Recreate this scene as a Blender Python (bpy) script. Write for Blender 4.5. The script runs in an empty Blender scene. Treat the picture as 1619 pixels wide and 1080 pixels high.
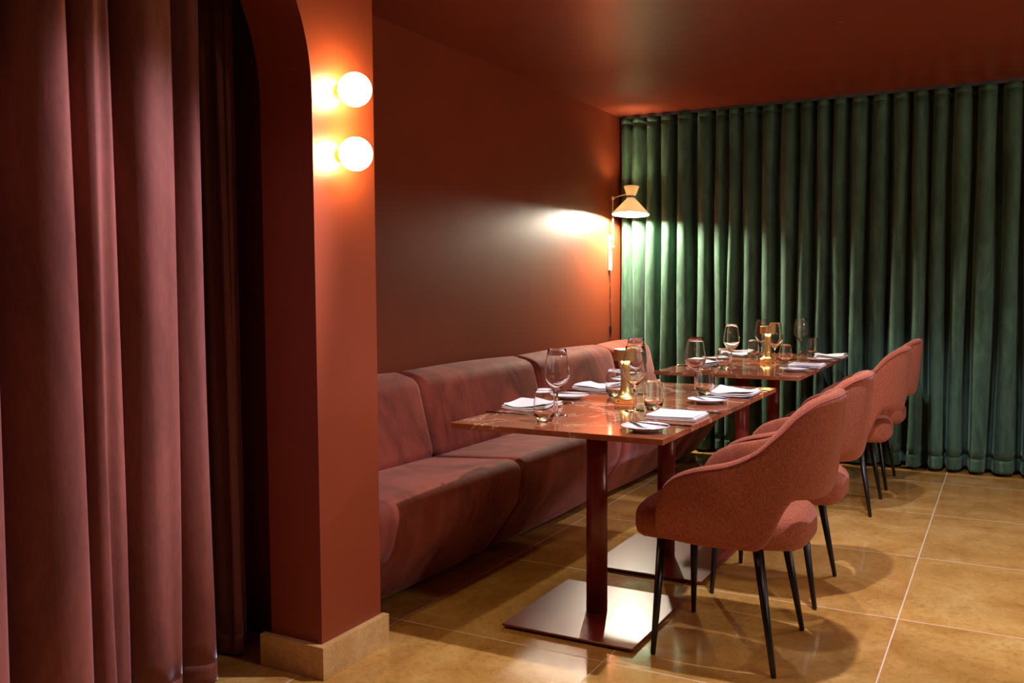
import bpy, bmesh, math, random
from mathutils import Vector, Matrix

random.seed(7)
PI = math.pi
sc = bpy.context.scene
COL = sc.collection

# ---------------------------------------------------------------- materials
def lin(c):
    return tuple((v / 12.92 if v <= 0.04045 else ((v + 0.055) / 1.055) ** 2.4) for v in [x / 255 for x in c]) + (1.0,)

def new_mat(name):
    m = bpy.data.materials.new(name)
    m.use_nodes = True
    nt = m.node_tree
    return m, nt, nt.nodes['Principled BSDF']

def N(nt, kind, **kw):
    n = nt.nodes.new(kind)
    for k, v in kw.items():
        setattr(n, k, v)
    return n

def ramp(nt, fac, stops):
    r = N(nt, 'ShaderNodeValToRGB')
    els = r.color_ramp.elements
    while len(els) < len(stops):
        els.new(0.5)
    for e, (p, c) in zip(els, stops):
        e.position = p
        e.color = c if len(c) == 4 else tuple(c) + (1,)
    nt.links.new(fac, r.inputs[0])
    return r.outputs[0]

def noise(nt, vec, scale, detail=4, rough=0.55, dist=0.0):
    n = N(nt, 'ShaderNodeTexNoise')
    n.inputs['Scale'].default_value = scale
    n.inputs['Detail'].default_value = detail
    n.inputs['Roughness'].default_value = rough
    n.inputs['Distortion'].default_value = dist
    nt.links.new(vec, n.inputs['Vector'])
    return n.outputs[0]

def objco(nt, scale=None):
    t = N(nt, 'ShaderNodeTexCoord')
    if scale is None:
        return t.outputs['Object']
    mp = N(nt, 'ShaderNodeMapping')
    mp.inputs['Scale'].default_value = scale
    nt.links.new(t.outputs['Object'], mp.inputs['Vector'])
    return mp.outputs[0]

def bump(nt, b, h, strength, dist=0.002):
    n = N(nt, 'ShaderNodeBump')
    n.inputs['Strength'].default_value = strength
    n.inputs['Distance'].default_value = dist
    nt.links.new(h, n.inputs['Height'])
    nt.links.new(n.outputs[0], b.inputs['Normal'])

def M_math(nt, op, a, b=None, c=None):
    n = N(nt, 'ShaderNodeMath', operation=op)
    for i, v in enumerate((a, b, c)):
        if v is None:
            continue
        if isinstance(v, (int, float)):
            n.inputs[i].default_value = v
        else:
            nt.links.new(v, n.inputs[i])
    return n.outputs[0]

def mixc(nt, fac, a, b, mode='MIX'):
    n = N(nt, 'ShaderNodeMix', data_type='RGBA', blend_type=mode)
    for i, v in ((0, fac), (6, a), (7, b)):
        if isinstance(v, (int, float)):
            n.inputs[i].default_value = v
        elif isinstance(v, tuple):
            n.inputs[i].default_value = v
        else:
            nt.links.new(v, n.inputs[i])
    return n.outputs[2]

def paint(name, rgb, rough=0.4, spec=0.5, coat=0.0):
    m, nt, b = new_mat(name)
    co = objco(nt)
    v = noise(nt, co, 3.0, 3)
    c = lin(rgb)
    c2 = tuple(x * 0.9 for x in c[:3]) + (1,)
    nt.links.new(ramp(nt, v, [(0.3, c2), (0.7, c)]), b.inputs['Base Color'])
    b.inputs['Roughness'].default_value = rough
    b.inputs['Specular IOR Level'].default_value = spec
    bump(nt, b, noise(nt, co, 260.0, 2), 0.05, 0.001)
    return m

def plain(name, rgb, rough=0.5, metal=0.0, spec=0.5):
    m, nt, b = new_mat(name)
    b.inputs['Base Color'].default_value = lin(rgb)
    b.inputs['Roughness'].default_value = rough
    b.inputs['Metallic'].default_value = metal
    b.inputs['Specular IOR Level'].default_value = spec
    return m

def velvet(name, rgb, tint, sheen=0.8, patch=2.2, srough=0.35, stretch=(1, 1, 1), contrast=0.45, fine=90.0, lift=1.25):
    m, nt, b = new_mat(name)
    co = objco(nt, stretch)
    base = lin(rgb)
    p = noise(nt, co, patch, 5, 0.6, 1.6)
    f = noise(nt, co, fine, 3, 0.6)
    lo = tuple(x * (1 - contrast) for x in base[:3]) + (1,)
    hi = tuple(min(1, x * lift) for x in base[:3]) + (1,)
    c = ramp(nt, p, [(0.36, lo), (0.62, hi)])
    c = mixc(nt, 0.35, c, ramp(nt, f, [(0.3, (0.55, 0.55, 0.55, 1)), (0.75, (1.2, 1.2, 1.2, 1))]), 'MULTIPLY')
    nt.links.new(c, b.inputs['Base Color'])
    b.inputs['Roughness'].default_value = 0.75
    b.inputs['Specular IOR Level'].default_value = 0.2
    sw = M_math(nt, 'MULTIPLY', ramp(nt, p, [(0.33, (0.5,) * 3), (0.65, (1.0,) * 3)]), sheen)
    nt.links.new(sw, b.inputs['Sheen Weight'])
    b.inputs['Sheen Roughness'].default_value = srough
    b.inputs['Sheen Tint'].default_value = lin(tint)
    bump(nt, b, f, 0.15, 0.002)
    return m

def tweed(name, rgb_a, rgb_b):
    m, nt, b = new_mat(name)
    ca = objco(nt, (1, 1, 6))
    cb = objco(nt, (4, 4, 1))
    n1 = noise(nt, ca, 95.0, 3, 0.75)
    n2 = noise(nt, cb, 95.0, 3, 0.75)
    w = M_math(nt, 'MULTIPLY', M_math(nt, 'ADD', n1, n2), 0.5)
    c = ramp(nt, w, [(0.36, lin(rgb_a)), (0.62, lin(rgb_b))])
    nt.links.new(c, b.inputs['Base Color'])
    b.inputs['Roughness'].default_value = 0.9
    b.inputs['Specular IOR Level'].default_value = 0.15
    b.inputs['Sheen Weight'].default_value = 0.15
    b.inputs['Sheen Roughness'].default_value = 0.5
    b.inputs['Sheen Tint'].default_value = (1, 0.85, 0.82, 1)
    bump(nt, b, w, 0.5, 0.002)
    return m

def stone_floor():
    m, nt, b = new_mat('polished_limestone_tiles')
    co = objco(nt)
    sep = N(nt, 'ShaderNodeSeparateXYZ')
    nt.links.new(co, sep.inputs[0])
    px, py, x0, y0 = 0.8155, 0.8635, -0.340, 3.610
    fx = M_math(nt, 'DIVIDE', M_math(nt, 'SUBTRACT', sep.outputs[0], x0), px)
    fy = M_math(nt, 'DIVIDE', M_math(nt, 'SUBTRACT', sep.outputs[1], y0), py)
    def line(f, p):
        d = M_math(nt, 'ABSOLUTE', M_math(nt, 'SUBTRACT', M_math(nt, 'FRACT', M_math(nt, 'ADD', f, 0.5)), 0.5))
        return M_math(nt, 'LESS_THAN', M_math(nt, 'MULTIPLY', d, p), 0.0022)
    g = M_math(nt, 'MAXIMUM', line(fx, px), line(fy, py))
    cell = N(nt, 'ShaderNodeCombineXYZ')
    nt.links.new(M_math(nt, 'FLOOR', fx), cell.inputs[0])
    nt.links.new(M_math(nt, 'FLOOR', fy), cell.inputs[1])
    wn = N(nt, 'ShaderNodeTexWhiteNoise')
    nt.links.new(cell.outputs[0], wn.inputs['Vector'])
    off = N(nt, 'ShaderNodeVectorMath', operation='ADD')
    sc_ = N(nt, 'ShaderNodeVectorMath', operation='SCALE')
    nt.links.new(wn.outputs['Color'], sc_.inputs[0]); sc_.inputs['Scale'].default_value = 9.0
    nt.links.new(co, off.inputs[0]); nt.links.new(sc_.outputs[0], off.inputs[1])
    v = off.outputs[0]
    big = noise(nt, v, 3.5, 6, 0.65, 0.6)
    fin = noise(nt, v, 38.0, 6, 0.7, 0.8)
    c = ramp(nt, big, [(0.28, lin((172, 124, 54))), (0.52, lin((198, 152, 80))), (0.74, lin((216, 178, 106)))])
    c = mixc(nt, 0.6, c, ramp(nt, fin, [(0.32, (0.62, 0.55, 0.45, 1)), (0.5, (1, 1, 1, 1)), (0.75, (1.15, 1.12, 1.05, 1))]), 'MULTIPLY')
    vein = noise(nt, v, 16.0, 8, 0.75, 2.5)
    vm = ramp(nt, M_math(nt, 'ABSOLUTE', M_math(nt, 'SUBTRACT', vein, 0.5)), [(0.0, (1,) * 3), (0.014, (0,) * 3)])
    reg = ramp(nt, noise(nt, v, 1.6, 2), [(0.52, (0,) * 3), (0.66, (0.7,) * 3)])
    c = mixc(nt, M_math(nt, 'MULTIPLY', vm, reg), c, lin((70, 46, 22)))
    tone = ramp(nt, wn.outputs['Value'], [(0, (0.86,) * 3), (1, (1.06,) * 3)])
    c = mixc(nt, 1.0, c, tone, 'MULTIPLY')
    c = mixc(nt, g, c, lin((222, 200, 170)))
    nt.links.new(c, b.inputs['Base Color'])
    r = ramp(nt, noise(nt, v, 5.0, 5, 0.7), [(0.3, (0.05,) * 3), (0.75, (0.16,) * 3)])
    r = mixc(nt, g, r, (0.7, 0.7, 0.7, 1))
    nt.links.new(r, b.inputs['Roughness'])
    b.inputs['Specular IOR Level'].default_value = 0.5
    bump(nt, b, noise(nt, v, 4.0, 3), 0.02, 0.004)
    return m

def stone_trim():
    m, nt, b = new_mat('limestone_baseboard')
    co = objco(nt)
    big = noise(nt, co, 6, 6, 0.65, 0.8)
    c = ramp(nt, big, [(0.3, lin((200, 154, 88))), (0.7, lin((228, 190, 126)))])
    vein = noise(nt, co, 18.0, 8, 0.75, 2.5)
    vm = ramp(nt, M_math(nt, 'ABSOLUTE', M_math(nt, 'SUBTRACT', vein, 0.5)), [(0.0, (0.6,) * 3), (0.02, (0,) * 3)])
    c = mixc(nt, vm, c, lin((110, 74, 34)))
    nt.links.new(c, b.inputs['Base Color'])
    b.inputs['Roughness'].default_value = 0.35
    return m

def marble():
    m, nt, b = new_mat('polished_red_brown_marble')
    co = objco(nt)
    big = noise(nt, co, 4.0, 6, 0.6, 1.2)
    c = ramp(nt, big, [(0.25, lin((118, 60, 36))), (0.5, lin((148, 82, 52))), (0.75, lin((176, 110, 74)))])
    vn = noise(nt, co, 3.4, 8, 0.62, 1.8)
    vm = ramp(nt, M_math(nt, 'ABSOLUTE', M_math(nt, 'SUBTRACT', vn, 0.52)), [(0.0, (1,) * 3), (0.012, (0.15,) * 3), (0.03, (0,) * 3)])
    reg = ramp(nt, noise(nt, co, 5.0, 3), [(0.44, (0,) * 3), (0.56, (0.9,) * 3)])
    c = mixc(nt, M_math(nt, 'MULTIPLY', vm, reg), c, lin((232, 205, 180)))
    nt.links.new(c, b.inputs['Base Color'])
    b.inputs['Roughness'].default_value = 0.07
    b.inputs['Specular IOR Level'].default_value = 0.75
    return m

def glass_mat():
    m, nt, b = new_mat('clear_glass')
    b.inputs['Base Color'].default_value = (1, 1, 1, 1)
    b.inputs['Roughness'].default_value = 0.0
    b.inputs['Transmission Weight'].default_value = 1.0
    b.inputs['IOR'].default_value = 1.42
    return m

def emit(name, rgb, strength):
    m, nt, b = new_mat(name)
    b.inputs['Base Color'].default_value = (0.8, 0.8, 0.8, 1)
    b.inputs['Emission Color'].default_value = rgb + (1,)
    b.inputs['Emission Strength'].default_value = strength
    return m

def gold():
    m, nt, b = new_mat('brushed_brass')
    b.inputs['Base Color'].default_value = lin((250, 216, 140))
    b.inputs['Metallic'].default_value = 1.0
    b.inputs['Roughness'].default_value = 0.34
    b.inputs['Anisotropic'].default_value = 0.4
    return m

WALL = paint('terracotta_red_wall_paint', (140, 61, 33), 0.40)
CEIL = paint('terracotta_red_ceiling_paint', (136, 58, 33), 0.36)
FLOOR = stone_floor()
TRIM = stone_trim()
MARBLE = marble()
GLASS = glass_mat()
BRASS = gold()
BENCH = velvet('rust_pink_velvet', (136, 64, 47), (255, 212, 214), 0.65, 1.8, 0.32, (1, 1.6, 1), contrast=0.45)
REDCUR = velvet('burgundy_velvet', (118, 64, 50), (255, 240, 250), 0.8, 3.0, 0.30, (1, 1, 0.25), contrast=0.25)
GREENCUR = velvet('forest_green_velvet', (68, 98, 80), (215, 255, 232), 0.5, 7.0, 0.35, (1, 1, 0.3), contrast=0.3, fine=45.0)
TWEED = tweed('rust_tweed', (116, 56, 37), (184, 106, 75))
PIPING = plain('rust_piping', (140, 62, 48), 0.8)
BLACKLEG = plain('black_lacquered_wood', (14, 12, 12), 0.32)
OXIDE = plain('oxblood_powder_coat', (122, 42, 32), 0.30, 0.0, 0.6)
PORCELAIN = plain('white_porcelain', (232, 232, 236), 0.12)
LINEN = plain('white_linen', (236, 234, 232), 0.85)
STEEL = plain('polished_steel', (120, 114, 114), 0.16, 1.0)
BLACK = plain('black_rubber', (16, 15, 15), 0.5)
CREAM = plain('cream_enamel', (238, 226, 204), 0.4)
GREYMETAL = plain('grey_metal', (150, 148, 146), 0.35, 0.8)
def shade_mat():
    m, nt, b = new_mat('cream_translucent_shade')
    out = nt.nodes['Material Output']
    nt.nodes.remove(b)
    d = N(nt, 'ShaderNodeBsdfDiffuse'); d.inputs[0].default_value = lin((238, 226, 204))
    t = N(nt, 'ShaderNodeBsdfTranslucent'); t.inputs[0].default_value = lin((255, 240, 212))
    mx = N(nt, 'ShaderNodeMixShader'); mx.inputs[0].default_value = 0.14
    nt.links.new(d.outputs[0], mx.inputs[1]); nt.links.new(t.outputs[0], mx.inputs[2])
    nt.links.new(mx.outputs[0], out.inputs['Surface'])
    return m
SHADE = shade_mat()
DARKRAIL = plain('dark_rail', (90, 88, 86), 0.4, 0.5)

# ---------------------------------------------------------------- mesh helpers
def link_mesh(name, verts, faces, mat, parent=None, smooth=True, loc=None):
    me = bpy.data.meshes.new(name)
    me.from_pydata([tuple(v) for v in verts], [], faces)
    bm = bmesh.new(); bm.from_mesh(me)
    bmesh.ops.recalc_face_normals(bm, faces=bm.faces)
    bm.to_mesh(me); bm.free()
    for p in me.polygons:
        p.use_smooth = smooth
    me.materials.append(mat)
    o = bpy.data.objects.new(name, me)
    COL.objects.link(o)
    if parent is not None:
        o.parent = parent
    if loc is not None:
        o.location = loc
    return o

def sharp(o, deg=35):
    """mark edges over an angle as sharp so smooth shading keeps crisp rims"""
    bm = bmesh.new(); bm.from_mesh(o.data)
    for e in bm.edges:
        if len(e.link_faces) == 2 and e.calc_face_angle(0) > math.radians(deg):
            e.smooth = False
    bm.to_mesh(o.data); bm.free()
    return o

def tag(o, label, cat, group=None):
    o['label'] = label
    o['category'] = cat
    if group:
        o['group'] = group
    return o

def struct(o):
    o['kind'] = 'structure'
    return o

def empty(name, loc, rz=0.0):
    o = bpy.data.objects.new(name, None)
    o.empty_display_size = 0.05
    o.location = loc
    o.rotation_euler = (0, 0, rz)
    COL.objects.link(o)
    return o

def copy_thing(src, loc, rz=0.0):
    r = src.copy(); COL.objects.link(r)
    r.location = loc; r.rotation_euler = (0, 0, rz)
    for ch in list(src.children):
        c = ch.copy(); COL.objects.link(c); c.parent = r
        for g in list(ch.children):
            d = g.copy(); COL.objects.link(d); d.parent = c
    return r

def box(lo, hi, bevel=0.0, seg=2):
    bm = bmesh.new()
    bmesh.ops.create_cube(bm, size=1.0)
    for v in bm.verts:
        v.co = Vector([(lo[i] + hi[i]) / 2 + v.co[i] * (hi[i] - lo[i]) for i in range(3)])
    if bevel > 0:
        bmesh.ops.bevel(bm, geom=list(bm.edges), offset=bevel, segments=seg, profile=0.5, affect='EDGES')
    vs = [v.co.copy() for v in bm.verts]
    bm.verts.index_update()
    fs = [[v.index for v in f.verts] for f in bm.faces]
    bm.free()
    return vs, fs

def lathe(profile, n=32, axis='Z', closed=False):
    """profile: (r, z) list; r=0 ends become poles"""
    vs, fs, rows = [], [], []
    for r, z in profile:
        if r < 1e-6:
            rows.append([len(vs)]); vs.append(Vector((0, 0, z)))
        else:
            rows.append(list(range(len(vs), len(vs) + n)))
            for k in range(n):
                a = 2 * PI * k / n
                vs.append(Vector((r * math.cos(a), r * math.sin(a), z)))
    pairs = list(zip(rows, rows[1:]))
    if closed:
        pairs.append((rows[-1], rows[0]))
    for A, B in pairs:
        for k in range(n):
            k2 = (k + 1) % n
            if len(A) == 1 and len(B) == 1:
                continue
            if len(A) == 1:
                fs.append([A[0], B[k], B[k2]])
            elif len(B) == 1:
                fs.append([A[k], B[0], A[k2]])
            else:
                fs.append([A[k], B[k], B[k2], A[k2]])
    if axis == 'X':
        vs = [Vector((v.z, v.x, v.y)) for v in vs]
    if axis == 'Y':
        vs = [Vector((v.y, v.z, v.x)) for v in vs]
    return vs, fs

def tube(pts, radii, n=10, cap=True):
    pts = [Vector(p) for p in pts]
    if isinstance(radii, (int, float)):
        radii = [radii] * len(pts)
    vs, fs = [], []
    up = Vector((0, 0, 1))
    for i, p in enumerate(pts):
        t = (pts[min(i + 1, len(pts) - 1)] - pts[max(i - 1, 0)]).normalized()
        a = t.cross(up)
        if a.length < 1e-3:
            a = t.cross(Vector((1, 0, 0)))
        a.normalize(); b = a.cross(t).normalized()
        for k in range(n):
            q = 2 * PI * k / n
            vs.append(p + (a * math.cos(q) + b * math.sin(q)) * radii[i])
    for i in range(len(pts) - 1):
        for k in range(n):
            k2 = (k + 1) % n
            fs.append([i * n + k, i * n + k2, (i + 1) * n + k2, (i + 1) * n + k])
    if cap:
        fs.append(list(range(n)))
        fs.append(list(range((len(pts) - 1) * n, len(pts) * n)))
    return vs, fs

def move(vf, d):
    d = Vector(d)
    return [v + d for v in vf[0]], vf[1]

def join(*parts):
    vs, fs = [], []
    for v, f in parts:
        o = len(vs)
        vs += list(v)
        fs += [[i + o for i in q] for q in f]
    return vs, fs

def loft(rings, cap=True, close=True):
    n = len(rings[0])
    vs = [v for r in rings for v in r]
    fs = []
    for i in range(len(rings) - 1):
        for k in range(n if close else n - 1):
            k2 = (k + 1) % n
            fs.append([i * n + k, i * n + k2, (i + 1) * n + k2, (i + 1) * n + k])
    if cap:
        fs.append(list(range(n)))
        fs.append(list(range((len(rings) - 1) * n, len(rings) * n)))
    return vs, fs

def interp(tab, s):
    if s <= tab[0][0]:
        return tab[0][1]
    for (a, va), (b, vb) in zip(tab, tab[1:]):
        if s <= b:
            t = (s - a) / (b - a)
            t = t * t * (3 - 2 * t) if False else t
            return va + (vb - va) * t
    return tab[-1][1]

def catmull(tab, s):
    """smooth 1-D interpolation through (s, v) pairs"""
    xs = [a for a, _ in tab]; ys = [b for _, b in tab]
    if s <= xs[0]:
        return ys[0]
    if s >= xs[-1]:
        return ys[-1]
    i = max(k for k in range(len(xs) - 1) if xs[k] <= s)
    h = xs[i + 1] - xs[i]
    def slope(k):
        if k == 0:
            return (ys[1] - ys[0]) / (xs[1] - xs[0])
        if k == len(xs) - 1:
            return (ys[-1] - ys[-2]) / (xs[-1] - xs[-2])
        a = (ys[k] - ys[k - 1]) / (xs[k] - xs[k - 1]); b = (ys[k + 1] - ys[k]) / (xs[k + 1] - xs[k])
        return 0 if a * b <= 0 else 2 * a * b / (a + b)
    t = (s - xs[i]) / h
    m0, m1 = slope(i) * h, slope(i + 1) * h
    return (2 * t**3 - 3 * t**2 + 1) * ys[i] + (t**3 - 2 * t**2 + t) * m0 + (-2 * t**3 + 3 * t**2) * ys[i + 1] + (t**3 - t**2) * m1

# ---------------------------------------------------------------- camera
S = 1.25
yaw, pitch, roll, F = -4.97462186e-01, 6.35287056e-02, 5.17957596e-03, 1453.90878
cy, sy, cp, sp = math.cos(yaw), math.sin(yaw), math.cos(pitch), math.sin(pitch)
fwd = Vector((sy * cp, cy * cp, -sp)); right = Vector((cy, -sy, 0)); down = fwd.cross(right)
r2 = right * math.cos(roll) + down * math.sin(roll)
d2 = down * math.cos(roll) - right * math.sin(roll)
cam = bpy.data.cameras.new('camera')
camo = bpy.data.objects.new('camera', cam); COL.objects.link(camo)
camo.matrix_world = Matrix(((r2.x, -d2.x, -fwd.x, 0), (r2.y, -d2.y, -fwd.y, 0), (r2.z, -d2.z, -fwd.z, S), (0, 0, 0, 1)))
cam.sensor_width = 36.0
cam.lens = F / 1619 * 36.0
cam.clip_start = 0.02
sc.camera = camo

# ---------------------------------------------------------------- room shell
H = 2.5
WX = -2.65          # niche wall face
YB = 6.95           # wall behind the green curtain
def slab(name, lo, hi, mat):
    v, f = box(lo, hi)
    return struct(link_mesh(name, v, f, mat, smooth=False))
slab('floor', (-4.2, -3.0, -0.12), (4.6, 7.2, 0.0), FLOOR)
slab('ceiling', (-4.2, -3.0, H), (4.6, 7.2, H + 0.12), CEIL)
slab('wall_left', (WX - 0.12, 2.532, 0), (WX, YB, H), WALL)
slab('wall_back', (WX - 0.12, YB, 0), (4.6, YB + 0.12, H), WALL)
slab('wall_lobby', (-4.2, -3.0, 0), (-3.3, 2.40, H), WALL)
slab('wall_return', (-4.2, 2.40, 0), (-2.112, 2.532, H), WALL)

# wall with the arched opening: outline in (y, z), 21 cm thick
def arch_wall():
    y0, y1, zs, r = 0.35, 2.222, 1.83, 0.60
    pts = [(2.532, 0), (2.532, H), (-3.0, H), (-3.0, 0), (y0, 0), (y0, zs)]
    for k in range(1, 25):
        a = PI - k / 24 * PI / 2
        pts.append((y0 + r + r * math.cos(a), zs + r * math.sin(a)))
    for k in range(0, 25):
        a = PI / 2 - k / 24 * PI / 2
        pts.append((y1 - r + r * math.cos(a), zs + r * math.sin(a)))
    pts.append((y1, 0))
    bm = bmesh.new()
    vs = [bm.verts.new((-1.900, y, z)) for y, z in pts]
    f = bm.faces.new(vs)
    ex = bmesh.ops.extrude_face_region(bm, geom=[f])
    for e in ex['geom']:
        if isinstance(e, bmesh.types.BMVert):
            e.co.x = -2.112
    bmesh.ops.triangulate(bm, faces=[q for q in bm.faces if len(q.verts) > 4])
    bmesh.ops.recalc_face_normals(bm, faces=bm.faces)
    bm.verts.index_update()
    v = [q.co.copy() for q in bm.verts]; fs = [[q.index for q in g.verts] for g in bm.faces]
    bm.free()
    return struct(link_mesh('wall_arch', v, fs, WALL, smooth=False))
arch_wall()
def baseboard():
    t, x0, x1, ya, yb, h = 0.0245, -2.14, -1.8755, 2.1975, 2.546, 0.105
    pl_ = [(x0, ya), (x1, ya), (x1, yb), (x1 - t, yb), (x1 - t, ya + t), (x0, ya + t)]
    rings = [[Vector((x, y, z)) for x, y in pl_] for z in (0.0005, h)]
    struct(link_mesh('baseboard_arch', *loft(rings), TRIM, smooth=False))
baseboard()

# ---------------------------------------------------------------- curtains
def curtain_mesh(name, path, z0, z1, nz, mat, parent, wob=None, thick=0.004):
    """path: plan polyline; wob(i, z) -> (dx, dy)"""
    vs, fs = [], []
    n = len(path)
    for j in range(nz + 1):
        z = z0 + (z1 - z0) * j / nz
        for i, (x, y) in enumerate(path):
            dx, dy = wob(i / (n - 1), z) if wob else (0, 0)
            vs.append(Vector((x + dx, y + dy, z)))
    for j in range(nz):
        for i in range(n - 1):
            fs.append([j * n + i, j * n + i + 1, (j + 1) * n + i + 1, (j + 1) * n + i])
    o = link_mesh(name, vs, fs, mat, parent)
    md = o.modifiers.new('thickness', 'SOLIDIFY'); md.thickness = thick; md.offset = 0
    return o

gc = [-2.595, -2.50, -2.385, -2.275, -2.14, -1.985, -1.858, -1.775, -1.66, -1.523, -1.386, -1.266, -1.162, -1.052, -0.928,
      -0.793, -0.67, -0.55, -0.434, -0.305, -0.165, -0.017]
while gc[-1] < 4.2:
    gc.append(gc[-1] + random.uniform(0.115, 0.155))
gpath = [(-2.646, 6.69), (-2.638, 6.63), (-2.622, 6.58)]
rg = random.Random(3)
amps = [rg.uniform(0.85, 1.15) for _ in gc]
SUB = 18
for i in range(len(gc) - 1):
    d = gc[i + 1] - gc[i]
    for k in range(SUB):
        f = k / SUB
        a = 0.075 * (amps[i] * (1 - f) + amps[i + 1] * f)
        x = gc[i] + d * (f + 0.75 * math.sin(4 * PI * f) / (4 * PI) + 0.55 * math.sin(2 * PI * f) / (2 * PI))
        y = 6.622 - a * math.cos(2 * PI * f)
        gpath.append((x, y))
gpath.append((gc[-1], 6.545))
def gwob(u, z):
    t = u * 47
    low = max(0.0, 1 - z / 1.6)
    dx = 0.010 * math.sin(1.7 * t + 1.3 * z) * (0.3 + low) + 0.006 * math.sin(4.1 * t - 2.3 * z)
    dy = 0.010 * math.sin(2.3 * t + 0.9 * z + 1) * (0.4 + low) + 0.004 * math.sin(5.0 * z + 9 * t)
    k = min(1, (2.47 - z) / 0.5)
    return dx * k, dy * k
gcur = empty('curtain', (0, 6.6, 0))
tag(gcur, 'floor length green velvet curtain in deep pleats along the whole back wall', 'curtain')
gp = [(x, y - 6.6) for x, y in gpath]
curtain_mesh('drape', gp, 0.105, 2.44, 40, GREENCUR, gcur, gwob)
curtain_mesh('hem', gp, 0.022, 0.105, 4, GREENCUR, gcur, gwob, 0.005)
curtain_mesh('heading', gp, 2.44, 2.478, 2, GREENCUR, gcur, gwob, 0.005)
v, f = box((WX + 0.03, 6.575, 2.479), (4.3, 6.610, 2.4995))
tag(link_mesh('curtain_track', v, f, DARKRAIL, smooth=False), 'slim ceiling track carrying the green velvet curtain', 'curtain track')

# burgundy curtain in the arch: crests (x, y) and valleys, smoothed
def smooth_path(pts, n=14):
    out = []
    for i in range(len(pts) - 1):
        p0 = Vector(pts[max(i - 1, 0)]); p1 = Vector(pts[i]); p2 = Vector(pts[i + 1]); p3 = Vector(pts[min(i + 2, len(pts) - 1)])
        for k in range(n):
            t = k / n
            q = 0.5 * ((2 * p1) + (-p0 + p2) * t + (2 * p0 - 5 * p1 + 4 * p2 - p3) * t * t + (-p0 + 3 * p1 - 3 * p2 + p3) * t**3)
            out.append((q.x, q.y))
    out.append(tuple(pts[-1]))
    return out
rc = [(-2.22, 0.50), (-2.35, 0.58), (-2.20, 0.66), (-2.33, 0.76), (-2.19, 0.86), (-2.33, 0.97), (-2.19, 1.05), (-2.33, 1.15),
      (-2.20, 1.23), (-2.17, 1.32), (-2.20, 1.385), (-2.33, 1.37), (-2.34, 1.43), (-2.22, 1.47), (-2.155, 1.53), (-2.17, 1.58), (-2.33, 1.575), (-2.345, 1.62),
      (-2.20, 1.615), (-2.15, 1.652), (-2.175, 1.675), (-2.17, 1.70), (-2.20, 1.715), (-2.34, 1.70), (-2.345, 1.755), (-2.22, 1.765), (-2.155, 1.81), (-2.145, 1.86), (-2.165, 1.90),
      (-2.31, 1.90), (-2.335, 1.945), (-2.23, 1.95), (-2.165, 1.985), (-2.165, 2.025), (-2.21, 2.045), (-2.28, 2.03)]
rpath = smooth_path(rc, 9)
def rwob(u, z):
    t = u * 31
    low = max(0.0, 1 - z / 1.3)
    return (0.007 * math.sin(1.1 * z + t) + 0.008 * low * math.sin(2 * t + 2 * z), 0.006 * math.sin(1.4 * z + 2 * t))
rcur = empty('curtain', (-2.2, 1.3, 0))
tag(rcur, 'gathered burgundy velvet curtain filling the arched opening at the left', 'curtain')
rp = [(x + 2.2, y - 1.3) for x, y in rpath]
curtain_mesh('drape', rp, 0.075, 2.49, 36, REDCUR, rcur, rwob)
curtain_mesh('hem', rp, 0.012, 0.075, 3, REDCUR, rcur, rwob, 0.005)
rc2 = [(-2.42, 1.88), (-2.36, 1.96), (-2.42, 2.04), (-2.33, 2.09), (-2.30, 2.13), (-2.36, 2.17), (-2.33, 2.195), (-2.27, 2.20), (-2.245, 2.215), (-2.26, 2.24), (-2.34, 2.27), (-2.38, 2.32)]
rp2 = [(x + 2.4, y - 2.1) for x, y in smooth_path(rc2, 9)]
rcur2 = empty('curtain', (-2.4, 2.1, 0))
tag(rcur2, 'darker narrow burgundy curtain hanging further back beside the arch jamb', 'curtain')
curtain_mesh('drape', rp2, 0.075, 2.49, 24, REDCUR, rcur2, rwob)
curtain_mesh('hem', rp2, 0.012, 0.075, 3, REDCUR, rcur2, rwob, 0.005)

# ---------------------------------------------------------------- wall globes on the pillar
GLOBE = emit('opal_glass_lit', (1.0, 0.74, 0.36), 76.0)
gs = []
for z, lab in ((1.857, 'upper of two round white glass globe lights on the red pillar'), (1.656, 'lower of two round white glass globe lights on the red pillar')):
    e = empty('wall_light', (-1.900, 2.352, z + 0.004))
    v, f = lathe([(0, 0.0005), (0.022, 0.0005), (0.022, 0.010), (0.019, 0.0165), (0, 0.0165)], 28, 'X')
    sharp(link_mesh('mount', v, f, BRASS, e))
    R = 0.053
    v, f = lathe([(R * math.sin(a), -R * math.cos(a)) for a in [PI * k / 24 for k in range(25)]], 40, 'X')
    v = [Vector((p.x + 0.011 + R, p.y, p.z)) for p in v]
    link_mesh('globe', v, f, GLOBE, e)
    tag(e, lab, 'wall light', 'globe lights on the pillar')

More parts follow.
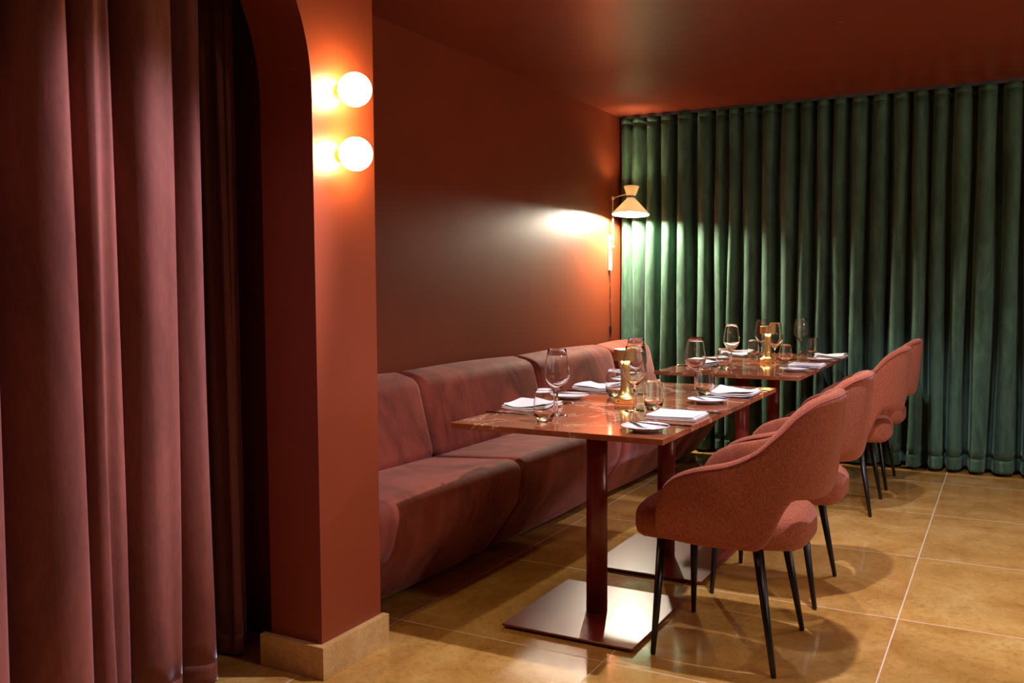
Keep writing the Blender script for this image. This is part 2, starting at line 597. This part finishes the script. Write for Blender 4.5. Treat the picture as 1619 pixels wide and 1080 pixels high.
# ---------------------------------------------------------------- wall lamp in the corner
def wall_lamp():
    e = empty('wall_lamp', (WX, 6.40, 1.34))
    tag(e, 'cream diabolo shade wall lamp on a thin rod above the end of the banquette', 'wall lamp')
    # local: x out of the wall, z up from the lower end of the plate
    link_mesh('back_plate', *box((0.0005, -0.016, 0.0), (0.020, 0.016, 0.262), 0.004, 2), CREAM, e, smooth=False)
    link_mesh('rod', *tube([(0.032, 0, 0.16), (0.032, 0, 0.535)], 0.0055, 10), CREAM, e)
    for z in (0.17, 0.225):
        link_mesh('clip', *box((0.0205, -0.008, z), (0.040, 0.008, z + 0.016), 0.002, 1), CREAM, e, smooth=False)
    v, f = lathe([(0, -0.012), (0.010, -0.012), (0.010, 0.012), (0, 0.012)], 16)
    link_mesh('joint', *move((v, f), (0.032, 0, 0.535)), CREAM, e)
    link_mesh('arm', *tube([(0.032, 0, 0.535), (0.11, -0.03, 0.548), (0.155, -0.05, 0.552)], 0.0045, 8), CREAM, e)
    sx, sy_ = 0.205, -0.075
    sh = 0.400     # shade rim height, local
    # diabolo: wide cone below, waist, short cone above; real wall thickness
    out = [(0.136, sh), (0.132, sh + 0.010), (0.036, sh + 0.112), (0.031, sh + 0.122)]
    inn = [(0.028, sh + 0.122), (0.033, sh + 0.110), (0.129, sh + 0.008), (0.133, sh)]
    v, f = lathe(out + inn, 48, closed=True)
    sharp(link_mesh('shade', *move((v, f), (sx, sy_, 0)), SHADE, e))
    v, f = lathe([(0.031, sh + 0.134), (0.056, sh + 0.205), (0.053, sh + 0.205), (0.028, sh + 0.134)], 40, closed=True)
    sharp(link_mesh('upper_shade', *move((v, f), (sx, sy_, 0)), SHADE, e))
    v, f = lathe([(0.0315, sh + 0.120), (0.0315, sh + 0.136), (0.0275, sh + 0.136), (0.0275, sh + 0.120)], 40, closed=True)
    sharp(link_mesh('waist_ring', *move((v, f), (sx, sy_, 0)), GREYMETAL, e))
    v, f = lathe([(0.016, sh + 0.15), (0.016, sh + 0.075), (0, sh + 0.075)], 20)
    link_mesh('socket', *move((v, f), (sx, sy_, 0)), GREYMETAL, e)
    R = 0.030
    v, f = lathe([(R * math.sin(a), -R * math.cos(a)) for a in [PI * k / 16 for k in range(17)]], 28)
    link_mesh('bulb', *move((v, f), (sx, sy_, sh + 0.040)), emit('bulb_lit', (1.0, 0.88, 0.68), 4800.0), e)
    v, f = lathe([(0, sh + 0.152), (0.016, sh + 0.152), (0.020, sh + 0.166), (0.014, sh + 0.180), (0, sh + 0.184)], 20)
    link_mesh('upper_bulb', *move((v, f), (sx, sy_, 0)), emit('upper_bulb_lit', (1.0, 0.78, 0.45), 420.0), e)
    # cable falling from the plate with an inline switch
    pts = [(0.010, 0, 0.0)]
    for k in range(1, 13):
        t = k / 12
        pts.append((0.008, 0.02 * math.sin(t * PI * 0.5) + 0.006 * math.sin(t * 9), -0.50 * t))
    link_mesh('cable', *tube(pts, 0.003, 8), BLACK, e)
    link_mesh('switch', *box((0.001, 0.009, -0.475), (0.016, 0.026, -0.415), 0.004, 2), BLACK, e, smooth=False)
    # the shade hangs tipped a little towards the room
    piv = Vector((sx, sy_, sh + 0.12))
    rot = Matrix.Translation(piv) @ Matrix.Rotation(math.radians(-5.0), 4, 'X') @ Matrix.Translation(-piv)
    for c in e.children:
        if c.name.split('.')[0] in ('shade', 'upper_shade', 'waist_ring', 'socket', 'bulb', 'upper_bulb'):
            c.data.transform(rot)
    return e
wall_lamp()

v, f = lathe([(0.034, 0), (0.034, -0.003), (0.030, -0.004), (0, -0.004)], 32)
tag(link_mesh('ceiling_plate', *move((v, f), (-0.775, 4.76, H - 0.0005)), CEIL), 'small round flush cover plate painted red on the ceiling', 'ceiling plate')

# ---------------------------------------------------------------- banquette
def bench():
    Y0 = 2.56
    e = empty('banquette', (-2.3, Y0, 0))
    tag(e, 'long rust pink velvet banquette along the red wall behind the tables', 'bench')
    ys = [0.0, 1.045, 2.150, 3.235, 3.90]
    def shear(p):
        return Vector((p[0] + 2.3 + 0.036 * p[1], p[1], p[2]))
    def rounded(poly, radii, seg=7):
        out = []
        n = len(poly)
        for i in range(n):
            p = Vector(poly[i]); a = Vector(poly[i - 1]); c = Vector(poly[(i + 1) % n]); r = radii[i]
            if r <= 0:
                out.append(p); continue
            d1 = (a - p).normalized(); d2_ = (c - p).normalized()
            ang = d1.angle(d2_); L = min(r / math.tan(ang / 2), 0.48 * (a - p).length, 0.48 * (c - p).length)
            for k in range(seg + 1):
                t = k / seg
                out.append(p + d1 * L * (1 - t) ** 2 + d2_ * L * t ** 2)
        return out
    def extr(prof, ya, yb, r, grow=0.008):
        cen = sum((Vector(p) for p in prof), Vector((0, 0))) / len(prof)
        rings = []
        sts = []
        for k in range(9):
            t = k / 8
            sts.append((ya + r * (1 - math.cos(t * PI / 2)), -r * (1 - math.sin(t * PI / 2))))
        for k in range(1, 12):
            t = k / 12
            sts.append((ya + r + (yb - ya - 2 * r) * t, grow * math.sin(PI * t)))
        for k in range(8, -1, -1):
            t = k / 8
            sts.append((yb - r * (1 - math.cos(t * PI / 2)), -r * (1 - math.sin(t * PI / 2))))
        n = len(prof)
        for y, off in sts:
            ring = []
            for i in range(n):
                p = Vector(prof[i]); t = (Vector(prof[(i + 1) % n]) - Vector(prof[i - 1]))
                nn = Vector((t.y, -t.x)).normalized()
                if nn.dot(p - cen) < 0:
                    nn = -nn
                q = p + nn * off
                ring.append(shear((q.x, y, q.y)))
            rings.append(ring)
        return loft(rings)
    seat = rounded([(-2.52, 0.035), (-2.52, 0.43), (-1.925, 0.468), (-1.955, 0.27), (-2.12, 0.035)], [0.02, 0.03, 0.075, 0.22, 0.04])
    back = rounded([(-2.47, 0.40), (-2.395, 0.44), (-2.485, 0.80), (-2.63, 0.835), (-2.645, 0.40)], [0.01, 0.05, 0.085, 0.03, 0.01])
    for i in range(4):
        link_mesh('seat', *extr(seat, ys[i] + 0.002, ys[i + 1] - 0.002, 0.035), BENCH, e)
        link_mesh('backrest', *extr(back, ys[i] + 0.002, ys[i + 1] - 0.002, 0.045), BENCH, e)
    rings = []
    for y in (0.02, 3.88):
        rings.append([shear((x, y, z)) for x, z in ((-2.56, 0.0005), (-2.56, 0.07), (-2.20, 0.07), (-2.20, 0.0005))])
    link_mesh('plinth', *loft(rings), BLACK, e, smooth=False)
    return e
bench()

# ---------------------------------------------------------------- tables
TOPZ = 0.7575
def make_table():
    e = empty('dining_table', (0, 0, 0))
    sharp(link_mesh('tabletop', *box((-0.3935, -0.3935, TOPZ - 0.020), (0.3935, 0.3935, TOPZ), 0.0015, 1), MARBLE, e, smooth=False))
    link_mesh('column', *move(lathe([(0, 0.012), (0.0395, 0.012), (0.0395, TOPZ - 0.026), (0, TOPZ - 0.026)], 32), (0, 0, 0)), OXIDE, e)
    sharp(e.children[-1])
    link_mesh('mounting_plate', *box((-0.18, -0.18, TOPZ - 0.028), (0.18, 0.18, TOPZ - 0.0205)), OXIDE, e, smooth=False)
    bp = link_mesh('base_plate', *box((-0.252, -0.283, 0.008), (0.252, 0.283, 0.017), 0.0015, 1), OXIDE, e, smooth=False)
    for sx in (-1, 1):
        for sy_ in (-1, 1):
            v, f = lathe([(0, 0.0005), (0.014, 0.0005), (0.014, 0.008), (0, 0.008)], 14)
            link_mesh('glide', *move((v, f), (sx * 0.21, sy_ * 0.24, 0)), BLACK, bp, smooth=False)
    return e
TX = -1.3435
t0 = make_table()
for i, (y, lab) in enumerate(((3.1335, 'square brown marble table nearest the camera on an oxblood pedestal'),
                              (3.9215, 'square brown marble table pushed against the far side of the nearest table'),
                              (5.245, 'square brown marble table beyond the gap, nearer the camera of the back pair'),
                              (6.033, 'square brown marble table closest to the green curtain'))):
    t = t0 if i == 0 else copy_thing(t0, (TX, y, 0))
    t.location = (TX, y, 0)
    tag(t, lab, 'table', 'square marble pedestal tables')

# ---------------------------------------------------------------- chairs
def make_chair():
    e = empty('dining_chair', (0, 0, 0))
    # plan path of the wrap-around shell (local -x is the front)
    half = []
    for k in range(9):
        half.append((-0.185 + 0.300 * k / 8, -0.240 - 0.012 * math.sin(PI * k / 8)))
    for k in range(1, 15):
        a = -PI / 2 + k / 14 * PI / 2
        half.append((0.115 + 0.205 * math.cos(a), -0.035 + 0.205 * math.sin(a)))
    path = half + [(0.320, 0.0)] + [(x, -y) for x, y in reversed(half)]
    # resample by arclength
    P = [Vector(p) for p in path]
    cum = [0.0]
    for a, b_ in zip(P, P[1:]):
        cum.append(cum[-1] + (b_ - a).length)
    Lt = cum[-1]
    def at(s):
        s = min(max(s, 0), Lt)
        i = max(k for k in range(len(cum) - 1) if cum[k] <= s + 1e-9)
        t = (s - cum[i]) / (cum[i + 1] - cum[i])
        return P[i].lerp(P[i + 1], t)
    Hh = Lt / 2
    top = [(0.0, 0.500), (0.012, 0.545), (0.035, 0.592), (0.075, 0.628), (0.14, 0.655), (0.24, 0.680), (0.32, 0.718), (0.39, 0.785), (0.45, 0.850), (0.51, 0.885), (0.58, 0.897), (Hh, 0.900)]
    bot = [(0.0, 0.440), (0.012, 0.422), (0.04, 0.410), (0.20, 0.402), (0.325, 0.402), (0.365, 0.430), (0.41, 0.530), (0.445, 0.566), (0.52, 0.562), (Hh, 0.558)]
    NS, NP = 92, 28
    rings, rim = [], []
    for i in range(NS + 1):
        u = i / NS
        # denser towards the ends
        s = Lt * (u - 0.35 * math.sin(2 * PI * u) / (2 * PI))
        q = min(s, Lt - s)
        zt, zb = catmull(top, q), catmull(bot, q)
        p = at(s); tg = (at(s + 0.004) - at(s - 0.004)).normalized()
        nrm = Vector((tg.y, -tg.x))           # outward
        if nrm.dot(p - Vector((0.03, 0))) < 0:
            nrm = -nrm
        th = 0.026
        if q < 0.03:
            th *= max(0.25, math.sqrt(max(0, 1 - (1 - q / 0.03) ** 2)))
        ring = []
        hh = (zt - zb) / 2; zc = (zt + zb) / 2
        for k in range(NP):
            a = 2 * PI * k / NP
            ca, sa = math.cos(a), math.sin(a)
            ex = 0.22 if abs(sa) else 1
            zz = zc + hh * math.copysign(abs(sa) ** 0.42, sa)
            oo = th * math.copysign(abs(ca) ** 0.55, ca)
            if ca < 0:
                oo *= 1 + 0.55 * min(1, max(0, (q - 0.40) / 0.10)) * max(0.0, min(1.0, (0.74 - zz) / 0.14))
            lean = 0.035 * max(0.0, (zz - 0.56)) / 0.36 * min(1, max(0, (q - 0.30) / 0.3)) - 0.010 * min(1, max(0, (q - 0.30) / 0.3))
            w = p + nrm * (oo + lean)
            ring.append(Vector((w.x, w.y, zz)))
        rings.append(ring)
        lean = 0.035 * max(0.0, (zt - 0.56)) / 0.36 * min(1, max(0, (q - 0.30) / 0.3)) - 0.010 * min(1, max(0, (q - 0.30) / 0.3))
        w = p + nrm * (th * 0.86 + lean)
        rim.append(Vector((w.x, w.y, zt - 0.012)))
    sh = link_mesh('backrest', *loft(rings), TWEED, e)
    link_mesh('piping', *tube(rim[3:-3], 0.0028, 6), PIPING, sh)
    # seat cushion
    def plan(x):   # half width at x
        return catmull([(-0.295, 0.10), (-0.288, 0.160), (-0.272, 0.195), (-0.24, 0.222), (-0.19, 0.2255), (0.02, 0.2215), (0.11, 0.212), (0.18, 0.195), (0.235, 0.160), (0.265, 0.115), (0.276, 0.06)], x)
    rings = []
    xs = [-0.295, -0.292, -0.286, -0.272, -0.245, -0.21, -0.16, -0.09, -0.02, 0.05, 0.11, 0.165, 0.205, 0.235, 0.255, 0.268, 0.276]
    for x in xs:
        w = plan(x)
        endf = min(1, (x + 0.303) / 0.05, (0.282 - x) / 0.05)
        hf = 0.058 * math.sqrt(max(0.06, 1 - (1 - endf) ** 2))
        zc = 0.438
        ring = []
        for k in range(28):
            a = 2 * PI * k / 28
            ca, sa = math.cos(a), math.sin(a)
            zz = zc + hf * math.copysign(abs(sa) ** 0.5, sa)
            if sa > 0:
                zz += 0.012 * (1 - ca * ca) * endf
            ring.append(Vector((x, w * math.copysign(abs(ca) ** 0.5, ca), zz)))
        rings.append(ring)
    link_mesh('seat', *loft(rings), TWEED, e)
    for sx in (-1, 1):
        for sy_ in (-1, 1):
            fx = 0.200 * sx
            txx = -0.185 if sx < 0 else 0.135
            link_mesh('leg', *tube([(fx, sy_ * 0.225, 0.0005), (fx, sy_ * 0.225, 0.004), (txx, sy_ * 0.180, 0.395)], [0.0075, 0.0088, 0.0175], 16), BLACKLEG, e)
    return e
c0 = make_chair()
for i, (y, lab) in enumerate(((3.105, 'rust tweed armchair with black legs nearest the camera'),
                              (3.795, 'second rust tweed armchair from the camera, tucked behind the nearest one'),
                              (5.360, 'third rust tweed armchair from the camera, first beyond the gap'),
                              (6.065, 'rust tweed armchair farthest back, beside the green curtain'))):
    c = c0 if i == 0 else copy_thing(c0, (0, 0, 0))
    c.location = (-0.830, y, 0)
    tag(c, lab, 'chair', 'rust tweed armchairs')

# ---------------------------------------------------------------- table lamps
LED = emit('led_warm', (1.0, 0.88, 0.66), 45.0)
def make_lamp():
    e = empty('table_lamp', (0, 0, 0))
    sharp(link_mesh('base', *lathe([(0, 0.0005), (0.046, 0.0005), (0.0475, 0.003), (0.0475, 0.022), (0.0455, 0.0245), (0, 0.0245)], 40), BRASS, e))
    prof = [(0, 0.0247), (0.044, 0.0247), (0.036, 0.029), (0.028, 0.037), (0.0225, 0.050), (0.0195, 0.070), (0.0178, 0.10), (0.0172, 0.15), (0.0175, 0.185), (0, 0.185)]
    link_mesh('stem', *lathe(prof, 32), BRASS, e)
    cap = [(0, 0.222), (0.0455, 0.222), (0.0470, 0.2205), (0.0470, 0.176), (0.0445, 0.176), (0.0445, 0.188), (0.018, 0.188)]
    hd = sharp(link_mesh('shade', *lathe(cap, 40), BRASS, e))
    link_mesh('led_ring', *lathe([(0.0195, 0.1875), (0.040, 0.1875), (0.040, 0.1855), (0.0195, 0.1855)], 32, closed=True), LED, hd)
    v, f = box((-0.005, -0.0478, 0.010), (0.005, -0.0468, 0.014))
    a = math.radians(-14)
    v = [Vector((p.x * math.cos(a) - p.y * math.sin(a), p.x * math.sin(a) + p.y * math.cos(a), p.z)) for p in v]
    link_mesh('charging_port', v, f, BLACK, e, smooth=False)
    return e
l0 = make_lamp()
l0.location = (-1.378, 3.505, TOPZ)
tag(l0, 'small brass table lamp with drum cap on the front pair of tables', 'table lamp', 'brass table lamps')
l1 = copy_thing(l0, (-1.300, 5.665, TOPZ))
tag(l1, 'small brass table lamp with drum cap on the back tables near the curtain', 'table lamp', 'brass table lamps')

# ---------------------------------------------------------------- tableware
def make_wine_glass():
    e = empty('wine_glass', (0, 0, 0))
    foot = [(0, 0.0004), (0.037, 0.0004), (0.0385, 0.0012), (0.037, 0.0022), (0.020, 0.0045), (0.008, 0.0085), (0.0042, 0.016), (0.0034, 0.05), (0.0036, 0.085), (0.0060, 0.096), (0.011, 0.1035)]
    outb = [(0.0045, 0.0885), (0.0075, 0.0935), (0.0145, 0.1005), (0.026, 0.1125), (0.037, 0.1255), (0.0445, 0.1375), (0.0474, 0.147), (0.0473, 0.157), (0.0451, 0.176), (0.0416, 0.200), (0.0376, 0.225), (0.0338, 0.248)]
    inb = [(0.0336, 0.2483), (0.0334, 0.2483), (0.0332, 0.248), (0.0370, 0.225), (0.0410, 0.200), (0.0445, 0.176), (0.0466, 0.157), (0.0467, 0.1475), (0.0436, 0.1388), (0.0357, 0.1272), (0.0245, 0.1148), (0.0125, 0.1045), (0.0045, 0.1000), (0, 0.0992)]
    link_mesh('stem', *lathe(foot[:8] + [(0.0036, 0.0855), (0, 0.0855)], 28), GLASS, e)
    link_mesh('bowl', *lathe([(0, 0.0857), (0.0036, 0.0857)] + outb + inb, 36), GLASS, e)
    return e
def make_tumbler():
    prof = [(0, 0.0004), (0.026, 0.0004), (0.0285, 0.004), (0.0345, 0.018), (0.0385, 0.034), (0.0395, 0.047), (0.0388, 0.064), (0.0362, 0.084), (0.0330, 0.104), (0.0308, 0.116), (0.0306, 0.1164), (0.0302, 0.1164),
            (0.0300, 0.116), (0.0322, 0.104), (0.0350, 0.084), (0.0375, 0.064), (0.0381, 0.047), (0.0368, 0.035), (0.0320, 0.023), (0.022, 0.0175), (0, 0.016)]
    return link_mesh('tumbler', *lathe(prof, 36), GLASS)
def make_plate():
    prof = [(0, 0.002), (0.036, 0.002), (0.038, 0.0004), (0.042, 0.0004), (0.044, 0.003), (0.064, 0.0115), (0.0795, 0.0175), (0.0805, 0.0185), (0.0795, 0.0195), (0.063, 0.0150), (0.046, 0.0085), (0.040, 0.0065), (0, 0.006)]
    return link_mesh('side_plate', *lathe(prof, 44), PORCELAIN)
def make_napkin(seed, curl):
    r = random.Random(seed)
    e = empty('napkin', (0, 0, 0))
    # three folded layers: a loop of cloth seen at the ends
    def layer(name, z, lx, ly, dx, lift):
        nx, ny = 18, 12
        top, bot = [], []
        for i in range(nx + 1):
            for j in range(ny + 1):
                u, w = i / nx * 2 - 1, j / ny * 2 - 1
                x, y = u * lx + dx + 0.002 * math.sin(3 * w + seed), w * ly + 0.0015 * math.sin(5 * u + seed)
                h = z + lift * (0.5 + 0.5 * math.sin(2.6 * u + 1.7 * w + seed)) * curl
                h += curl * 0.5 * max(0, abs(u) - 0.55) * 0.03 * (1 if (seed + i) % 2 else 0.9)
                edge = max(0, abs(w) - 0.90) * 0.02
                top.append(Vector((x, y, h + 0.0042 - edge))); bot.append(Vector((x, y, h + edge * 0.5)))
        n = ny + 1
        vs = top + bot; o = len(top); fs = []
        for i in range(nx):
            for j in range(ny):
                a, b_, c, d = i * n + j, i * n + j + 1, (i + 1) * n + j + 1, (i + 1) * n + j
                fs.append([a, b_, c, d]); fs.append([o + a, o + d, o + c, o + b_])
        rim_ = [i * n for i in range(nx + 1)] + [nx * n + j for j in range(1, n)] + [i * n + ny for i in range(nx - 1, -1, -1)] + [j for j in range(ny - 1, 0, -1)]
        for k in range(len(rim_)):
            a, b_ = rim_[k], rim_[(k + 1) % len(rim_)]
            fs.append([a, b_, o + b_, o + a])
        sharp(link_mesh(name, vs, fs, LINEN, e), 50)
    layer('lower_fold', 0.0006, 0.092, 0.098, 0.0, 0.0)
    layer('middle_fold', 0.0056, 0.090, 0.096, 0.003, 0.003)
    layer('upper_fold', 0.0106, 0.088, 0.094, -0.002, 0.010)
    return e
def cutlery(kind):
    e = empty(kind, (0, 0, 0))
    def strip(name, pts):
        """pts: (x, half width, z mid, half thickness)"""
        rings = []
        for x, w, z, t in pts:
            ring = []
            for k in range(10):
                a = 2 * PI * k / 10
                ring.append(Vector((x, w * math.cos(a), z + t * math.sin(a))))
            rings.append(ring)
        return loft(rings)
    L = 0.105 if kind != 'butter_knife' else 0.082
    hz = 0.0036
    link_mesh('handle', *strip('h', [(L, 0.0035, hz, 0.002), (L - 0.004, 0.006, hz, 0.003), (L - 0.04, 0.0052, hz, 0.003), (0.01, 0.0036, hz, 0.0026), (0.0, 0.003, hz, 0.0022)]), STEEL, e)
    if kind == 'fork':
        link_mesh('head', *strip('n', [(0.0, 0.003, hz, 0.0022), (-0.02, 0.004, hz, 0.0018), (-0.035, 0.010, 0.0030, 0.0014), (-0.052, 0.0118, 0.0026, 0.0013), (-0.058, 0.0115, 0.0030, 0.0012)]), STEEL, e)
        for k in range(4):
            y = -0.0096 + 0.0064 * k
            tn = tube([(-0.056, y, 0.0034), (-0.075, y, 0.0040), (-0.100, y * 0.93, 0.0066)], [0.0021, 0.0019, 0.0011], 6)
            link_mesh('tine', *tn, STEEL, e)
    else:
        b_ = [(0.0, 0.003, hz, 0.0022), (-0.012, 0.0065, hz, 0.0016), (-0.05, 0.0092, hz, 0.0012), (-0.085, 0.0085, hz, 0.0011), (-0.108, 0.0048, hz, 0.0010), (-0.115, 0.0012, hz, 0.0008)]
        if kind == 'butter_knife':
            b_ = [(x * 0.75, w, z, t) for x, w, z, t in b_]
        link_mesh('blade', *strip('b', b_), STEEL, e)
    return e

wg = make_wine_glass(); tu = make_tumbler(); pl = make_plate()
fork = cutlery('fork'); knife = cutlery('table_knife'); bknife = cutlery('butter_knife')
naps = [make_napkin(1, 0.15), make_napkin(2, 1.0), make_napkin(3, 0.2), make_napkin(5, 0.8)]
used = set()
def place(src, x, y, z, rz, label, cat, group):
    if src.name in used:
        o = copy_thing(src, (x, y, z), rz)
    else:
        used.add(src.name); o = src
        o.location = (x, y, z); o.rotation_euler = (0, 0, rz)
    return tag(o, label, cat, group)

# one line per place setting: where it is, facing (+1: guest on the chair side, -1: guest on the banquette)
settings = [
    # who,                               face, napkin,          nrot, fork y, knife y, cx,    plate,          wine glass,       tumbler
    ('at the nearest armchair',           1, (-1.062, 3.222), 0.04, 3.015, 3.358, -1.045, (-1.058, 2.872), (-1.262, 3.305), (-1.205, 3.362)),
    ('at the second armchair',            1, (-1.052, 3.992), 0.02, 3.842, 4.150, -1.045, (-1.078, 3.652), (-1.228, 3.965), (-1.168, 3.912)),
    ('at the third armchair',             1, (-1.030, 5.480), 0.00, 5.330, 5.612, -1.030, (-1.040, 5.160), (-1.235, 5.560), (-1.185, 5.625)),
    ('at the farthest armchair',          1, (-1.018, 6.205), 0.00, 6.075, 6.345, -1.030, (-1.030, 5.900), (-1.235, 6.330), (-1.160, 6.335)),
    ('on the banquette side, nearest',   -1, (-1.655, 3.215), 0.10, 3.372, 3.010, -1.645, (-1.640, 3.535), (-1.470, 3.055), (-1.448, 2.905)),
    ('on the banquette side, second',    -1, (-1.672, 3.930), -0.05, 4.080, 3.775, -1.660, (-1.650, 4.215), (-1.440, 3.790), (-1.500, 3.690)),
    ('on the banquette side, third',     -1, (-1.600, 5.355), 0.04, 5.490, 5.215, -1.620, (-1.620, 5.700), (-1.415, 5.260), (-1.425, 5.130)),
    ('on the banquette side, last',      -1, (-1.600, 6.090), 0.02, 6.235, 5.985, -1.610, (-1.620, 6.335), (-1.420, 6.015), (-1.460, 5.960)),
]
short = ['nearest armchair', 'second armchair', 'third armchair', 'farthest armchair',
         'near end of the banquette', 'second banquette place', 'third banquette place', 'last banquette place by the curtain']
for i, (who, fc, nap, nr, fy, ky, cx, pp, wgp, tp) in enumerate(settings):
    rz = 0.0 if fc > 0 else PI
    w = short[i]
    place(naps[i % 4 if i < 4 else (1, 3, 1, 3)[i - 4]], nap[0], nap[1], TOPZ + 0.0004, rz + nr, 'folded white napkin laid for the ' + w, 'napkin', 'white napkins')
    place(fork, cx, fy, TOPZ + 0.0004, rz, 'steel fork laid for the ' + w, 'fork', 'forks')
    place(knife, cx, ky, TOPZ + 0.0004, rz, 'steel table knife laid for the ' + w, 'knife', 'table knives')
    place(pl, pp[0], pp[1], TOPZ + 0.0002, 0.0, 'small round white side plate laid for the ' + w, 'plate', 'side plates')
    a = 0.35 if fc > 0 else PI + 0.25
    place(bknife, pp[0] + (0.0 if fc > 0 else 0.0), pp[1] + (0.025 if fc > 0 else 0.01), TOPZ + 0.0178, rz - 0.25 * fc, 'steel butter knife resting on the side plate of the ' + w, 'knife', 'butter knives')
    place(wg, wgp[0], wgp[1], TOPZ + 0.0002, 0.3 * i, 'empty stemmed wine glass at the place of the ' + w, 'glass', 'wine glasses')
    place(tu, tp[0], tp[1], TOPZ + 0.0002, 0.5 * i, 'empty stemless water tumbler at the place of the ' + w, 'glass', 'water tumblers')

# ---------------------------------------------------------------- lights
def spot(name, loc, target, power, color, size, blend=0.3, radius=0.04):
    l = bpy.data.lights.new(name, 'SPOT')
    l.energy = power; l.color = color; l.spot_size = math.radians(size); l.spot_blend = blend; l.shadow_soft_size = radius
    o = bpy.data.objects.new(name, l); COL.objects.link(o)
    o.location = loc
    o.rotation_euler = (Vector(target) - Vector(loc)).to_track_quat('-Z', 'Y').to_euler()
    return o
COOL = (0.88, 0.82, 1.0)
spot('downlight_or_fill', (-0.53, 2.98, 2.48), (-0.60, 3.0, 0), 190, COOL, 120, 0.6, 0.02)
spot('downlight_or_fill', (-0.53, 4.45, 2.48), (-0.60, 4.9, 0), 95, COOL, 92, 0.4, 0.02)
spot('downlight_or_fill', (0.60, 2.26, 2.48), (0.50, 2.2, 0), 35, (1.0, 0.86, 0.80), 140, 0.4, 0.25)  # added soft fill for the camera-facing chair sides, no fixture known here
spot('downlight_or_fill', (-0.85, 2.70, 2.48), (-2.15, 1.30, 0.95), 500, (0.74, 0.70, 1.0), 46, 0.6, 0.05)  # added spot, aimed sideways to brighten the burgundy curtain in lavender
spot('downlight_or_fill', (0.75, 5.00, 2.48), (0.65, 5.2, 0), 75, COOL, 125, 0.5, 0.15)  # added fill to brighten the right-hand floor and green curtain
def lamp(loc, power, color, radius):  # added out-of-view point fill that lifts the red wall and ceiling
    l = bpy.data.lights.new('room_fill_light', 'POINT')
    l.energy = power; l.color = color; l.shadow_soft_size = radius
    o = bpy.data.objects.new('room_fill_light', l); COL.objects.link(o); o.location = loc
lamp((2.6, 2.2, 1.95), 60, (1.0, 0.84, 0.72), 0.10)
lamp((2.6, 4.8, 1.95), 60, (1.0, 0.84, 0.72), 0.10)
w = bpy.data.worlds.new('world'); sc.world = w
w.use_nodes = True
bg = w.node_tree.nodes['Background']
bg.inputs[0].default_value = (1.0, 0.80, 0.68, 1)
bg.inputs[1].default_value = 0.07

# ---------------------------------------------------------------- view
sc.view_settings.view_transform = 'Standard'
sc.view_settings.look = 'None'
sc.view_settings.gamma = 1.0
sc.view_settings.use_curve_mapping = False
sc.view_settings.exposure = 0.0
